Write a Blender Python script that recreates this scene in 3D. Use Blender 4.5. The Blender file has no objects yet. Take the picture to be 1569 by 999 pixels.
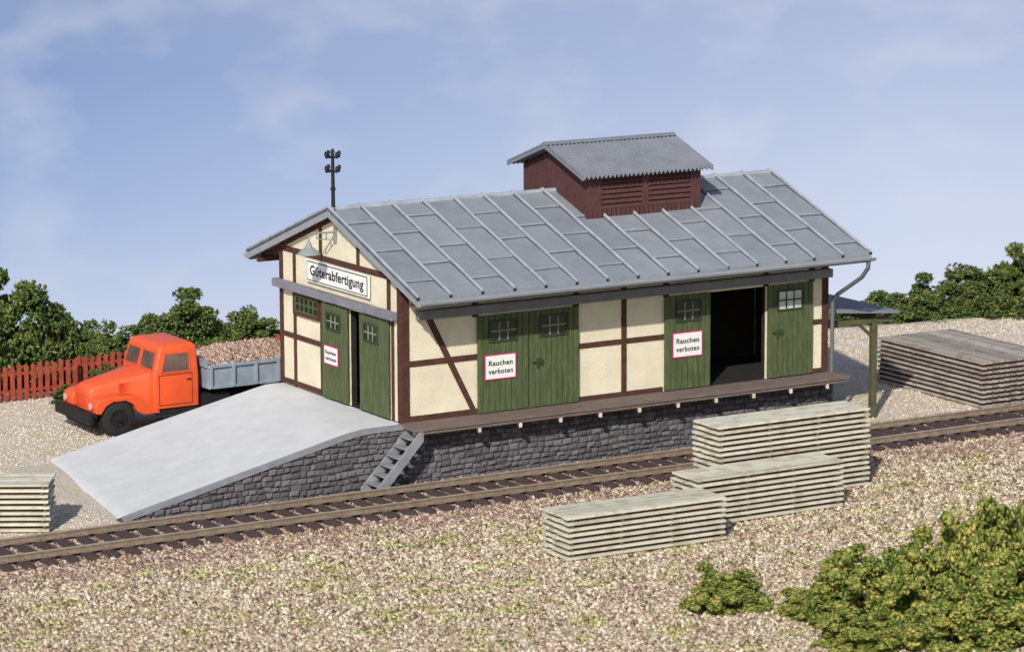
import bpy, bmesh, math, random
import numpy as np
from mathutils import Vector, Matrix, noise
random.seed(7); rng=np.random.default_rng(7)
scene=bpy.context.scene; COL=scene.collection
HP=1.49; W=6.265; L=12.588
SL=0.3619
def zr(y):
    yy=y if y<W/2 else W-y
    return 3.2055+(yy+1.32)*SL
# ---------------------------------------------------------------- materials
def new_mat(name):
    m=bpy.data.materials.new(name); m.use_nodes=True
    nt=m.node_tree; b=nt.nodes['Principled BSDF']
    return m,nt,b
def N(nt,t,**k):
    n=nt.nodes.new(t)
    for a,v in k.items(): setattr(n,a,v)
    return n
def ramp(nt,fac,stops,interp='LINEAR'):
    r=N(nt,'ShaderNodeValToRGB'); r.color_ramp.interpolation=interp
    e=r.color_ramp.elements
    while len(e)<len(stops): e.new(0.5)
    for i,(p,c) in enumerate(stops):
        e[i].position=p; e[i].color=(c[0],c[1],c[2],1)
    nt.links.new(fac,r.inputs[0]); return r
def mat(name,c,rough=.8,var=.25,scale=3,bump=.3,bscale=40,metal=0,spec=.3,bdist=.02,tint=None,stretch=(1,1,1)):
    m,nt,b=new_mat(name)
    tc=N(nt,'ShaderNodeTexCoord'); mp=N(nt,'ShaderNodeMapping'); mp.inputs['Scale'].default_value=stretch
    nt.links.new(tc.outputs['Object'],mp.inputs[0])
    n1=N(nt,'ShaderNodeTexNoise'); n1.inputs['Scale'].default_value=scale; n1.inputs['Detail'].default_value=6; n1.inputs['Roughness'].default_value=.65
    nt.links.new(mp.outputs[0],n1.inputs['Vector'])
    lo=[x*(1-var) for x in c]; hi=[min(1,x*(1+var)) for x in c]
    if tint: lo=[l*.5+t*.5 for l,t in zip(lo,tint)]
    r=ramp(nt,n1.outputs['Fac'],[(.3,lo),(.7,hi)])
    nt.links.new(r.outputs[0],b.inputs['Base Color'])
    b.inputs['Roughness'].default_value=rough; b.inputs['Metallic'].default_value=metal
    b.inputs['Specular IOR Level'].default_value=spec
    if bump>0:
        n2=N(nt,'ShaderNodeTexNoise'); n2.inputs['Scale'].default_value=bscale; n2.inputs['Detail'].default_value=4
        nt.links.new(mp.outputs[0],n2.inputs['Vector'])
        bp=N(nt,'ShaderNodeBump'); bp.inputs['Strength'].default_value=bump; bp.inputs['Distance'].default_value=bdist
        nt.links.new(n2.outputs['Fac'],bp.inputs['Height']); nt.links.new(bp.outputs[0],b.inputs['Normal'])
    return m
def island_mat(name,stops,rough=.9,patch=None,pscale=.5,spec=.2,interp='LINEAR',prange=(.5,.62)):
    m,nt,b=new_mat(name)
    g=N(nt,'ShaderNodeNewGeometry')
    r=ramp(nt,g.outputs['Random Per Island'],stops,interp)
    out=r.outputs[0]
    if patch:
        tc=N(nt,'ShaderNodeTexCoord'); n=N(nt,'ShaderNodeTexNoise'); n.inputs['Scale'].default_value=pscale; n.inputs['Detail'].default_value=5
        nt.links.new(tc.outputs['Object'],n.inputs['Vector'])
        rr=ramp(nt,n.outputs['Fac'],[(prange[0],(0,0,0)),(prange[1],(1,1,1))])
        mx=N(nt,'ShaderNodeMix',data_type='RGBA',blend_type='MULTIPLY')
        nt.links.new(rr.outputs[0],mx.inputs[0]); nt.links.new(out,mx.inputs[6]); mx.inputs[7].default_value=(*patch,1)
        out=mx.outputs[2]
    nt.links.new(out,b.inputs['Base Color']); b.inputs['Roughness'].default_value=rough
    b.inputs['Specular IOR Level'].default_value=spec
    return m
M={}
M['plaster']=mat('cream_plaster',(.76,.69,.52),.9,.1,1.5,.6,32,bdist=.05)
M['timber']=mat('brown_timber',(.075,.032,.022),.8,.35,6,.4,30)
M['green']=mat('green_paint',(.08,.105,.045),.65,.35,4,.35,25,stretch=(3,3,.6))
M['green_dark']=mat('dark_green_paint',(.035,.055,.022),.65,.3,4,.3,25)
M['muntin']=mat('pale_green_muntin',(.2,.24,.14),.65,.2,4,.2,25)
M['greybeam']=mat('grey_painted_beam',(.2,.2,.23),.75,.2,3,.3,25)
M['glass']=mat('dark_glass',(.02,.022,.024),.15,.2,2,0,spec=.6)
M['cabglass']=mat('cab_glass',(.13,.085,.075),.12,.5,1.6,0,spec=.7)
M['glass_light']=mat('pale_glass',(.5,.53,.52),.2,.3,4,0,spec=.6)
M['metal_grey']=mat('grey_metal',(.27,.29,.32),.5,.12,3,.15,30)
M['pipe']=mat('dark_grey_pipe',(.13,.14,.16),.5,.12,3,.15,30)
M['seam']=mat('pale_seam_metal',(.33,.355,.395),.5,.2,3,.2,30)
M['seam_shade']=mat('painted_seam_shade',(.1,.11,.13),.8,.3,3,.2,30)  # dark strips painting the shade below laps and beside ribs
M['cupwood']=mat('dark_red_boards',(.085,.036,.034),.75,.3,5,.35,25,stretch=(3,3,.7))
M['cuproof']=mat('corrugated_grey',(.185,.2,.235),.6,.15,2,.15,30)
M['planks']=mat('weathered_planks',(.17,.13,.11),.85,.3,4,.5,30,stretch=(.5,4,4))
M['concrete']=mat('pale_concrete',(.61,.61,.615),.9,.08,1.5,.6,40,bdist=.02)
M['coping']=mat('grey_coping',(.24,.245,.265),.85,.2,3,.4,30)
M['mortar']=mat('dark_mortar',(.065,.062,.066),.95,.3,6,.4,40)
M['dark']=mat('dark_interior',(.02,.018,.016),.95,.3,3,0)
M['black']=mat('black_iron',(.015,.015,.016),.6,.2,5,.1,30)
M['white']=mat('white_enamel',(.8,.8,.78),.5,.03,3,0)
M['ink']=mat('black_lettering',(.012,.012,.012),.6,.1,3,0)
M['magenta']=mat('magenta_border',(.62,.03,.17),.5,.05,3,0)
M['orange']=mat('orange_paint',(.74,.1,.028),.42,.08,2.5,.04,20,spec=.4)
M['bedgrey']=mat('bluegrey_paint',(.25,.3,.36),.55,.18,3,.15,25)
M['rubber']=mat('black_rubber',(.02,.02,.021),.85,.2,6,.2,40)
M['lamp']=mat('grey_enamel',(.25,.28,.29),.45,.1,3,.05,20)
M['post']=mat('olive_post',(.09,.09,.045),.8,.3,4,.3,25)
M['fence']=mat('red_brown_fence',(.34,.062,.036),.8,.35,5,.3,25)
M['sleeper']=mat('dark_sleeper',(.07,.048,.045),.85,.3,5,.5,30,stretch=(4,1,2))
M['rail']=mat('rusty_rail',(.23,.175,.125),.6,.3,5,.2,40)
M['railtop']=mat('worn_rail_head',(.46,.39,.31),.4,.2,4,.05,40,metal=.2)
M['stem']=mat('brown_stem',(.06,.04,.025),.9,.3,5,.3,30)
def roof_mat():
    m,nt,b=new_mat('zinc_roof_sheet')
    g=N(nt,'ShaderNodeNewGeometry'); tc=N(nt,'ShaderNodeTexCoord')
    n=N(nt,'ShaderNodeTexNoise'); n.inputs['Scale'].default_value=1.3; n.inputs['Detail'].default_value=8; n.inputs['Roughness'].default_value=.7
    nt.links.new(tc.outputs['Object'],n.inputs['Vector'])
    r1=ramp(nt,n.outputs['Fac'],[(.3,(.225,.245,.275)),(.7,(.3,.325,.36))])
    r2=ramp(nt,g.outputs['Random Per Island'],[(0,(.84,.84,.85)),(1,(1.0,1.0,1.0))])
    mx=N(nt,'ShaderNodeMix',data_type='RGBA',blend_type='MULTIPLY'); mx.inputs[0].default_value=1
    nt.links.new(r1.outputs[0],mx.inputs[6]); nt.links.new(r2.outputs[0],mx.inputs[7])
    nt.links.new(mx.outputs[2],b.inputs['Base Color'])
    b.inputs['Roughness'].default_value=.62; b.inputs['Specular IOR Level'].default_value=.35
    n2=N(nt,'ShaderNodeTexNoise'); n2.inputs['Scale'].default_value=14; n2.inputs['Detail'].default_value=5
    nt.links.new(tc.outputs['Object'],n2.inputs['Vector'])
    bp=N(nt,'ShaderNodeBump'); bp.inputs['Strength'].default_value=.5; bp.inputs['Distance'].default_value=.03
    nt.links.new(n2.outputs['Fac'],bp.inputs['Height']); nt.links.new(bp.outputs[0],b.inputs['Normal'])
    return m
M['roof']=roof_mat()
M['stone']=island_mat('grey_rubble_stone',[(0,(.09,.083,.09)),(.5,(.125,.117,.126)),(1,(.165,.157,.168))],.85)
M['lumber']=island_mat('weathered_lumber',[(0,(.5,.47,.37)),(.5,(.6,.57,.46)),(1,(.7,.66,.55))],.85,patch=(.8,.77,.7),pscale=3)
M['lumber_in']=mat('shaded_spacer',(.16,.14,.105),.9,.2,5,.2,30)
M['lumber_grey']=island_mat('grey_lumber',[(0,(.25,.215,.19)),(.5,(.34,.3,.265)),(1,(.44,.4,.35))],.85,patch=(.75,.72,.68),pscale=3)
M['ballast']=island_mat('reddish_ballast',[(0,(.15,.085,.065)),(.35,(.25,.155,.12)),(.6,(.35,.24,.185)),(.85,(.47,.36,.29)),(1,(.6,.52,.42))],.9)
M['load']=island_mat('pinkish_rubble',[(0,(.24,.15,.115)),(.4,(.38,.26,.2)),(.75,(.5,.37,.3)),(1,(.64,.53,.45))],.9)
M['gravel']=island_mat('mixed_gravel',[(0,(.1,.065,.045)),(.15,(.26,.175,.12)),(.35,(.45,.35,.235)),(.6,(.58,.5,.37)),(.82,(.76,.7,.58)),(.92,(.44,.25,.17)),(1,(.3,.3,.2))],.9,patch=(.8,.93,.55),pscale=1.2,prange=(.5,.7))
M['finegravel']=island_mat('pale_gravel',[(0,(.48,.38,.3)),(.5,(.66,.57,.48)),(1,(.78,.71,.62))],.9,patch=(.92,.92,.8),pscale=.4)
M['leaf']=island_mat('hedge_leaves',[(0,(.025,.055,.018)),(.35,(.07,.12,.03)),(.75,(.145,.18,.05)),(1,(.32,.28,.09))],.85,patch=(.55,.68,.55),pscale=1.5,prange=(.4,.6))
M['leaf_front']=island_mat('bush_leaves',[(0,(.05,.08,.015)),(.3,(.15,.185,.04)),(.65,(.27,.29,.065)),(.88,(.48,.42,.12)),(1,(.56,.38,.11))],.85,patch=(.5,.66,.5),pscale=2.2,prange=(.44,.62))
# ---------------------------------------------------------------- mesh tools
class MB:
    def __init__(s): s.v=[]; s.f=[]; s.m=[]
    def add(s,vs,fs,mi=0):
        o=len(s.v); s.v+= [tuple(v) for v in vs]; s.f+=[tuple(i+o for i in f) for f in fs]; s.m+=[mi]*len(fs)
    def box(s,x0,x1,y0,y1,z0,z1,mi=0,T=None):
        vs=[(x,y,z) for x in(x0,x1) for y in(y0,y1) for z in(z0,z1)]
        if T: vs=[T(*v) for v in vs]
        s.add(vs,[(0,1,3,2),(4,6,7,5),(0,4,5,1),(2,3,7,6),(0,2,6,4),(1,5,7,3)],mi)
    def prism(s,poly,f0,f1,mi=0):
        n=len(poly); a=[f0(*p) for p in poly]; b=[f1(*p) for p in poly]
        s.add(a+b,[tuple(range(n)),tuple(range(2*n-1,n-1,-1))]+[(i,(i+1)%n,n+(i+1)%n,n+i) for i in range(n)],mi)
    def beam(s,p,q,w,d,mi=0,up=(0,0,1)):
        p=Vector(p);q=Vector(q);t=(q-p).normalized();u=Vector(up)
        a=t.cross(u); 
        if a.length<1e-3: a=t.cross(Vector((0,1,0)))
        a.normalize(); c=a.cross(t).normalized()
        vs=[e+a*sa*w/2+c*sc*d/2 for e in(p,q) for sa in(-1,1) for sc in(-1,1)]
        s.add(vs,[(0,1,3,2),(4,6,7,5),(0,4,5,1),(2,3,7,6),(0,2,6,4),(1,5,7,3)],mi)
    def cyl(s,p,q,r0,r1=None,n=12,mi=0,cap=True):
        if r1 is None:r1=r0
        p=Vector(p);q=Vector(q);t=(q-p).normalized()
        a=t.orthogonal().normalized();c=t.cross(a)
        vs=[p+(a*math.cos(k)+c*math.sin(k))*r0 for k in [2*math.pi*i/n for i in range(n)]]+[q+(a*math.cos(k)+c*math.sin(k))*r1 for k in [2*math.pi*i/n for i in range(n)]]
        fs=[(i,(i+1)%n,n+(i+1)%n,n+i) for i in range(n)]
        if cap: fs+=[tuple(range(n-1,-1,-1)),tuple(range(n,2*n))]
        s.add(vs,fs,mi)
    def loft(s,rings,mi=0,cap=True):
        n=len(rings[0]); vs=[p for r in rings for p in r]; fs=[]
        for k in range(len(rings)-1):
            for i in range(n): fs.append((k*n+i,k*n+(i+1)%n,(k+1)*n+(i+1)%n,(k+1)*n+i))
        if cap: fs+=[tuple(range(n-1,-1,-1)),tuple(range((len(rings)-1)*n,len(rings)*n))]
        s.add(vs,fs,mi)
def empty(name,loc,label,cat,group=None,kind=None):
    e=bpy.data.objects.new(name,None); e.location=loc; e.empty_display_size=.3; COL.objects.link(e)
    e['label']=label; e['category']=cat
    if group:e['group']=group
    return e
def mk(name,mb,mats,parent=None,bevel=0,smooth=False,label=None,local=False,recalc=True):
    me=bpy.data.meshes.new(name); me.from_pydata(mb.v,[],mb.f)
    for m in mats: me.materials.append(M[m])
    me.polygons.foreach_set('material_index',mb.m)
    if recalc:
        bm=bmesh.new(); bm.from_mesh(me); bmesh.ops.recalc_face_normals(bm,faces=bm.faces); bm.to_mesh(me); bm.free()
    if smooth:
        me.polygons.foreach_set('use_smooth',[True]*len(me.polygons))
        try: me.set_sharp_from_angle(angle=math.radians(40))
        except Exception: pass
    o=bpy.data.objects.new(name,me); COL.objects.link(o)
    if bevel:
        b=o.modifiers.new('bevel','BEVEL'); b.width=bevel; b.segments=2; b.limit_method='ANGLE'
    if parent:
        o.parent=parent
        if not local and parent.parent is None: o.matrix_parent_inverse=Matrix.Translation(-parent.location)
    if label:o['label']=label
    return o
def text_into(mb,txt,cs,cz,width,height,n,T,mi,off=.02,gap=1.06):
    cu=bpy.data.curves.new('t','FONT'); cu.body=txt; cu.size=1; cu.align_x='CENTER'; cu.extrude=.01; cu.space_line=.95; cu.offset=off; cu.space_character=gap
    ob=bpy.data.objects.new('t',cu); COL.objects.link(ob)
    dg=bpy.context.evaluated_depsgraph_get(); me=bpy.data.meshes.new_from_object(ob.evaluated_get(dg))
    co=np.array([v.co[:] for v in me.vertices]); mn=co.min(0); mx=co.max(0)
    sx=width/(mx[0]-mn[0]); sz=height/(mx[1]-mn[1])
    vs=[T(cs+(c[0]-(mn[0]+mx[0])/2)*sx, n+(.004 if c[2]>0 else 0), cz+(c[1]-(mn[1]+mx[1])/2)*sz) for c in co]
    mb.add(vs,[tuple(p.vertices) for p in me.polygons],mi)
    bpy.data.objects.remove(ob); bpy.data.curves.remove(cu); bpy.data.meshes.remove(me)
def TL(s,n,z): return (s,-n,z)         # long wall
def TG(s,n,z): return (-n,-s,z)        # gable wall (s=-y)
OCT_V=np.array([(1,0,0),(-1,0,0),(0,1,0),(0,-1,0),(0,0,1),(0,0,-1)],float)
OCT_F=np.array([(0,2,4),(2,1,4),(1,3,4),(3,0,4),(2,0,5),(1,2,5),(3,1,5),(0,3,5)])
def stones(name,P,S,matn,squash=(1,1,.7),jit=.35,seed=1,stem=None):
    r=np.random.default_rng(seed); n=len(P)
    v=OCT_V[None]+r.uniform(-jit,jit,(n,6,3)); v=v*np.array(squash)
    q=r.normal(size=(n,4)); q/=np.linalg.norm(q,axis=1)[:,None]
    w,x,y,z=q.T
    Rm=np.stack([1-2*(y*y+z*z),2*(x*y-z*w),2*(x*z+y*w),2*(x*y+z*w),1-2*(x*x+z*z),2*(y*z-x*w),2*(x*z-y*w),2*(y*z+x*w),1-2*(x*x+y*y)],1).reshape(n,3,3)
    v=np.einsum('nij,nkj->nki',Rm,v)*S[:,None,None]+P[:,None,:]
    f=(OCT_F[None]+np.arange(n)[:,None,None]*6).reshape(-1)
    nv=n*6; nf=n*8; vv=v.reshape(-1)
    me=bpy.data.meshes.new(name)
    if stem is not None:
        sv=np.array(stem.v).reshape(-1); tri=[]
        for fc in stem.f:
            for k in range(1,len(fc)-1): tri.append((fc[0],fc[k],fc[k+1]))
        tri=np.array(tri)+nv; vv=np.concatenate([vv,sv]); f=np.concatenate([f,tri.reshape(-1)]); nst=len(tri)
        nv+=len(stem.v); nf+=nst
    me.vertices.add(nv); me.vertices.foreach_set('co',vv)
    me.loops.add(nf*3); me.loops.foreach_set('vertex_index',f.astype(np.int32))
    me.polygons.add(nf); me.polygons.foreach_set('loop_start',(np.arange(nf)*3).astype(np.int32)); me.polygons.foreach_set('loop_total',np.full(nf,3,np.int32))
    me.materials.append(M[matn])
    if stem is not None:
        me.materials.append(M['stem']); mi=np.zeros(nf,np.int32); mi[-nst:]=1; me.polygons.foreach_set('material_index',mi)
    me.update(); me.validate()
    o=bpy.data.objects.new(name,me); COL.objects.link(o); return o
# ---------------------------------------------------------------- camera
C=Vector((-39.11847649,-70.24871869,16.47192774));F=Vector((0.50733487,0.84421899,-0.1729324));R=Vector((0.85679889,-0.51563795,-0.00362798));U=Vector((0.09223332,0.14632769,0.98492701))
cam=bpy.data.cameras.new('camera'); co=bpy.data.objects.new('camera',cam); COL.objects.link(co); scene.camera=co
mw=Matrix((( R.x,U.x,-F.x,C.x),(R.y,U.y,-F.y,C.y),(R.z,U.z,-F.z,C.z),(0,0,0,1))); co.matrix_world=mw
cam.sensor_width=36; cam.lens=5223/1569*36; cam.clip_end=1000; cam.clip_start=1
cam.dof.use_dof=True; cam.dof.focus_distance=83; cam.dof.aperture_fstop=.8
# ---------------------------------------------------------------- ground
def sstep(a,b,x):
    t=min(1,max(0,(x-a)/(b-a))); return t*t*(3-2*t)
def yedge(x): return 16.6-.135*min(max(x,-20),60)-1.9*sstep(10,20,x)
def gz(x,y):
    z=-HP-.07*(1-sstep(-3.9,-3.1,y))
    e=y-yedge(x)
    if e>0: z-= e*e*.5 if e<1 else .5+(e-1)*.62
    if e<3:
        d=min(1,abs(y+1.9)/4)
        z+= d*.05*noise.noise(Vector((x*.45,y*.45,0)))+.015*noise.noise(Vector((x*2,y*2,3)))
    return z
xs=np.concatenate([np.linspace(-200,-30,12),np.arange(-29,45,.45),np.linspace(46,220,14)])
ys=np.concatenate([np.linspace(-120,-31,10),np.arange(-30,22,.45),np.linspace(23,130,12)])
g=MB(); nx=len(xs)
g.v=[(x,y,gz(x,y)) for y in ys for x in xs]
g.f=[(j*nx+i,j*nx+i+1,(j+1)*nx+i+1,(j+1)*nx+i) for j in range(len(ys)-1) for i in range(nx-1)]; g.m=[0]*len(g.f)
def ground_mat():
    m,nt,b=new_mat('gravelly_ground'); tc=N(nt,'ShaderNodeTexCoord')
    vo=N(nt,'ShaderNodeTexVoronoi'); vo.inputs['Scale'].default_value=20
    nt.links.new(tc.outputs['Object'],vo.inputs['Vector'])
    hs=N(nt,'ShaderNodeSeparateColor'); nt.links.new(vo.outputs['Color'],hs.inputs[0])
    near=ramp(nt,hs.outputs[0],[(0,(.14,.09,.06)),(.4,(.36,.28,.19)),(.8,(.52,.45,.33)),(1,(.64,.58,.46))])
    far=ramp(nt,hs.outputs[0],[(0,(.52,.42,.34)),(.5,(.62,.54,.45)),(1,(.7,.63,.54))])
    sp=N(nt,'ShaderNodeSeparateXYZ'); nt.links.new(tc.outputs['Object'],sp.inputs[0])
    mr=N(nt,'ShaderNodeMapRange'); mr.inputs[1].default_value=-3; mr.inputs[2].default_value=0
    nt.links.new(sp.outputs['Y'],mr.inputs[0])
    mx=N(nt,'ShaderNodeMix',data_type='RGBA'); nt.links.new(mr.outputs[0],mx.inputs[0]); nt.links.new(near.outputs[0],mx.inputs[6]); nt.links.new(far.outputs[0],mx.inputs[7])
    n=N(nt,'ShaderNodeTexNoise'); n.inputs['Scale'].default_value=1.2; n.inputs['Detail'].default_value=6; nt.links.new(tc.outputs['Object'],n.inputs['Vector'])
    rr=ramp(nt,n.outputs['Fac'],[(.5,(1,1,1)),(.7,(.8,.9,.55))])
    m2=N(nt,'ShaderNodeMix',data_type='RGBA',blend_type='MULTIPLY'); m2.inputs[0].default_value=.8
    nt.links.new(mx.outputs[2],m2.inputs[6]); nt.links.new(rr.outputs[0],m2.inputs[7])
    nt.links.new(m2.outputs[2],b.inputs['Base Color']); b.inputs['Roughness'].default_value=.95; b.inputs['Specular IOR Level'].default_value=.1
    bp=N(nt,'ShaderNodeBump'); bp.inputs['Strength'].default_value=.8; bp.inputs['Distance'].default_value=.04
    nt.links.new(vo.outputs['Distance'],bp.inputs['Height']); bp.invert=True; nt.links.new(bp.outputs[0],b.inputs['Normal'])
    return m
M['ground']=ground_mat()
go=mk('ground',g,['ground'],smooth=True,recalc=False); go['kind']='structure'; go['label']='pale gravelly ground around the goods shed'
def visible(P,mu=120):
    d=P-np.array(C); z=d@np.array(F); u=784.5+5223*(d@np.array(R))/z; v=499.5-5223*(d@np.array(U))/z
    return (u>-mu)&(u<1569+mu)&(v<999+mu)&(v>380)
def scatter(n,x0,x1,y0,y1,smin,smax,matn,name,seed,test=None,sink=.3,power=2,dz=None):
    r=np.random.default_rng(seed)
    P=np.stack([r.uniform(x0,x1,n),r.uniform(y0,y1,n),np.zeros(n)],1)
    P[:,2]=-HP; P=P[visible(P)]
    if test is not None: P=P[np.array([test(p[0],p[1]) for p in P])]
    S=smin+(smax-smin)*r.random(len(P))**power
    P[:,2]=[gz(p[0],p[1])+(dz(p[1]) if dz else 0) for p in P]; P[:,2]+=S*(.5-sink)
    o=stones(name,P,S,matn,seed=seed); o['kind']='stuff'; return o
a=scatter(300000,-22,16,-26,-3.2,.022,.072,'gravel','gravel',11,power=1.8); a['label']='mixed beige and brown gravel by the track'
def intrack(x,y):
    return -4.3+.35*noise.noise(Vector((x*.8,0,5)))+random.uniform(-.5,.3)<y<-.3
b=scatter(60000,-17,24,-4.9,-.25,.032,.072,'ballast','ballast',12,intrack,power=1.3,dz=lambda y:-.015 if -3.3<y<-.55 else 0); b['label']='reddish crushed stone ballast under the track'
def yard(x,y): return not(-7.6<x<13 and -.1<y<6.6) and y<yedge(x)-.3
c_=scatter(90000,-14,34,-.4,17,.018,.042,'finegravel','pale_gravel',13,yard); c_['label']='fine pale gravel covering the yard'
# ---------------------------------------------------------------- building
B=empty('freight_shed',(0,0,-HP),'half-timbered cream freight shed with grey sheet roof beside railway track','building')
def wall_poly(polys,f0,f1):
    m=MB()
    for p in polys: m.prism(p,f0,f1)
    return mk('wall',m,['plaster'],B)
TZ=.09
r=lambda y: zr(y)-TZ
wall_poly([[(2.56,0),(W,0),(W,r(W)),(W/2,r(W/2)),(2.56,r(2.56))],[(0,0),(1.88,0),(1.88,r(1.88)),(0,r(0))],[(1.88,2.4),(2.56,2.4),(2.56,r(2.56)),(1.88,r(1.88))]],lambda y,z:(0,y,z),lambda y,z:(.04,y,z))
wall_poly([[(0,0),(W,0),(W,r(W)),(W/2,r(W/2)),(0,r(0))]],lambda y,z:(L,y,z),lambda y,z:(L-.15,y,z))
wall_poly([[(.15,0),(8.9,0),(8.9,3.55),(.15,3.55)],[(10.65,0),(L-.15,0),(L-.15,3.55),(10.65,3.55)],[(8.9,2.4),(10.65,2.4),(10.65,3.55),(8.9,3.55)]],lambda x,z:(x,0,z),lambda x,z:(x,.15,z))
wall_poly([[(.15,0),(L-.15,0),(L-.15,3.55),(.15,3.55)]],lambda x,z:(x,W-.15,z),lambda x,z:(x,W,z))
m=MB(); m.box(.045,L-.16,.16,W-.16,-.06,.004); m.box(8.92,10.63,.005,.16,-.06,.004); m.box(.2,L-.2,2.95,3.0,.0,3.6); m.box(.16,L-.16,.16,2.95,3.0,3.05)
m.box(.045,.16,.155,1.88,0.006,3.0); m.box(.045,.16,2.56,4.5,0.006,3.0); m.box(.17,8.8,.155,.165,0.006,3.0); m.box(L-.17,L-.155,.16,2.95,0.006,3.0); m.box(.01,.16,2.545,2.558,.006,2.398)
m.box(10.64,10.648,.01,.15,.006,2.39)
mk('dark_interior_lining',m,['dark'],B)  # added partition and dark linings keep the open doorways black
# timber frame
m=MB()
def lb(x0,x1,z0,z1,n=.03): m.box(x0,x1,-n,.02,z0,z1)
def gb(y0,y1,z0,z1,n=.03): m.box(-n,.02,y0,y1,z0,z1)
m.box(-.036,.2,-.04,.145,0,3.5); m.box(-.036,.16,W-.14,W+.03,0,3.5); m.box(L-.16,L+.03,-.036,.1,0,3.5)
lb(.2,2.1,.0,.14); lb(4.9,7.5,.0,.12); lb(12.05,L-.16,0,.12)
lb(.2,2.1,1.35,1.49); lb(4.9,7.55,1.33,1.46); lb(12.05,L-.16,1.27,1.4)
for x in (2.05,4.93,7.6,10.65,12.1): lb(x-.08,x+.08,2.4,3.4,.036)
lb(6.27,6.41,.0,3.4,.036); lb(.2,L-.16,3.12,3.26,.033)
m.prism([(.66,2.5),(.84,2.5),(2.05,.13),(1.9,.13)],lambda x,z:(x,-.04,z),lambda x,z:(x,.01,z))
gb(4.0,W-.14,1.23,1.36); gb(3.9,W-.14,.02,.15); gb(.2,W-.14,3.42,3.56)
gb(5.42,5.54,0,1.93,.036); gb(5.42,5.54,2.6,3.42,.036); gb(.5,.64,2.6,3.42,.036); gb(3.98,4.1,0,2.5,.036); gb(.34,.44,0,2.5,.036)
for y in (2.1,4.05): gb(y-.06,y+.06,3.56,r(y)-.05,.036)
for y0,y1 in ((.02,W/2-.02),(W-.02,W/2+.02)):
    m.prism([(y0,r(y0)-.14),(y1,r(y1)-.14),(y1,r(y1)-.01),(y0,r(y0)-.01)],lambda y,z:(-.042,y,z),lambda y,z:(.01,y,z))
mk('timber_frame',m,['timber'],B,bevel=.008)
m=MB()
for i in range(15):
    x=.1+i*(L-.2)/14
    m.prism([(-1.2,zr(-1.2)-.22),(-.02,zr(-.02)-.24),(-.02,zr(-.02)-.1),(-1.2,zr(-1.2)-.1)],lambda y,z:(x-.05,y,z),lambda y,z:(x+.05,y,z))
    m.prism([(W+1.2,zr(-1.2)-.22),(W+.02,zr(-.02)-.24),(W+.02,zr(-.02)-.1),(W+1.2,zr(-1.2)-.1)],lambda y,z:(x-.05,y,z),lambda y,z:(x+.05,y,z))
for y in (-.9,W+.9): m.box(-.2,L+.3,y-.06,y+.06,zr(-.9)-.36,zr(-.9)-.235)
m.box(-.2,-.0,W/2-.06,W/2+.06,4.5,4.68)
mk('rafters',m,['timber'],B)
m=MB(); m.box(.37,L+.02,-.24,-.045,2.5,2.72); mk('door_rail',m,['greybeam'],B,bevel=.015)
m=MB(); m.box(-.22,-.045,.1,W+.1,2.49,2.69); mk('door_rail',m,['greybeam'],B,bevel=.015)
# doors
def door(T,s0,s1,win,sign=None,latch=None,lightglass=False):
    d=MB()
    n=max(4,round((s1-s0)/.165)); w=(s1-s0)/n
    for k in range(n):
        a=s0+k*w; dn=random.uniform(-.006,.006)
        d.box(a+.009,a+w-.009,.06,.115+dn,.03+random.uniform(0,.01),2.42,0,T)
    d.box(s0+.01,s1-.01,.055,.09,.04,2.41,1,T)
    D=mk('door',d,['green','green_dark'],B,bevel=.006)
    a,b_,z0,z1=win
    wn=MB(); wn.box(a,b_,.112,.126,z0,z1,1,T)
    f=.045
    wn.box(a-f,b_+f,.11,.15,z1,z1+f,0,T); wn.box(a-f,b_+f,.11,.15,z0-f,z0,0,T)
    wn.box(a-f,a,.11,.15,z0,z1,0,T); wn.box(b_,b_+f,.11,.15,z0,z1,0,T)
    for k in (1,2): x=a+(b_-a)*k/3; wn.box(x-.018,x+.018,.11,.14,z0,z1,2,T)
    z=(z0+z1)/2; wn.box(a,b_,.11,.138,z-.018,z+.018,2,T)
    mk('window',wn,['green_dark','glass_light' if lightglass else 'glass','green_dark' if lightglass else 'muntin'],D)
    if sign:
        a,b_,z0,z1=sign; sg=MB()
        sg.box(a,b_,.125,.14,z0,z1,1,T); e=.028; sg.box(a+e,b_-e,.135,.146,z0+e,z1-e,0,T)
        zc=(z0+z1)/2; hh=(z1-z0)
        text_into(sg,'Rauchen',(a+b_)/2,zc+hh*.16,(b_-a)*.76,hh*.21,.147,T,2,.022,1.08)
        text_into(sg,'verboten',(a+b_)/2,zc-hh*.17,(b_-a)*.78,hh*.21,.147,T,2,.022,1.12)
        mk('sign',sg,['white','magenta','ink'],D,label='white no smoking sign with magenta border')
    if latch:
        s,z=latch; h=MB(); h.box(s-.025,s+.025,.12,.16,z-.15,z+.1,0,T); h.box(s-.16,s+.16,.125,.165,z-.02,z+.03,0,T); h.box(s+.08,s+.13,.12,.18,z-.07,z+.08,0,T)
        mk('handle',h,['green_dark'],D,bevel=.008)
    return D
door(TL,2.06,3.49,(2.42,3.14,1.8,2.25),(2.24,3.13,.83,1.45))
door(TL,3.53,4.96,(3.86,4.58,1.8,2.25),None,(3.75,1.15))
door(TL,7.5,8.89,(7.86,8.55,1.79,2.24),(7.72,8.62,.84,1.48))
door(TL,10.66,12.08,(10.98,11.69,1.79,2.24),None,(10.95,1.2),True)
door(TG,-3.85,-2.55,(-3.55,-2.9,1.83,2.17),(-3.7,-2.97,.9,1.38))
door(TG,-1.91,-.47,(-1.62,-.98,1.83,2.2))
m=MB(); m.box(-5.4,-4.2,.0,.035,1.96,2.38,1,TG)
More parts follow.
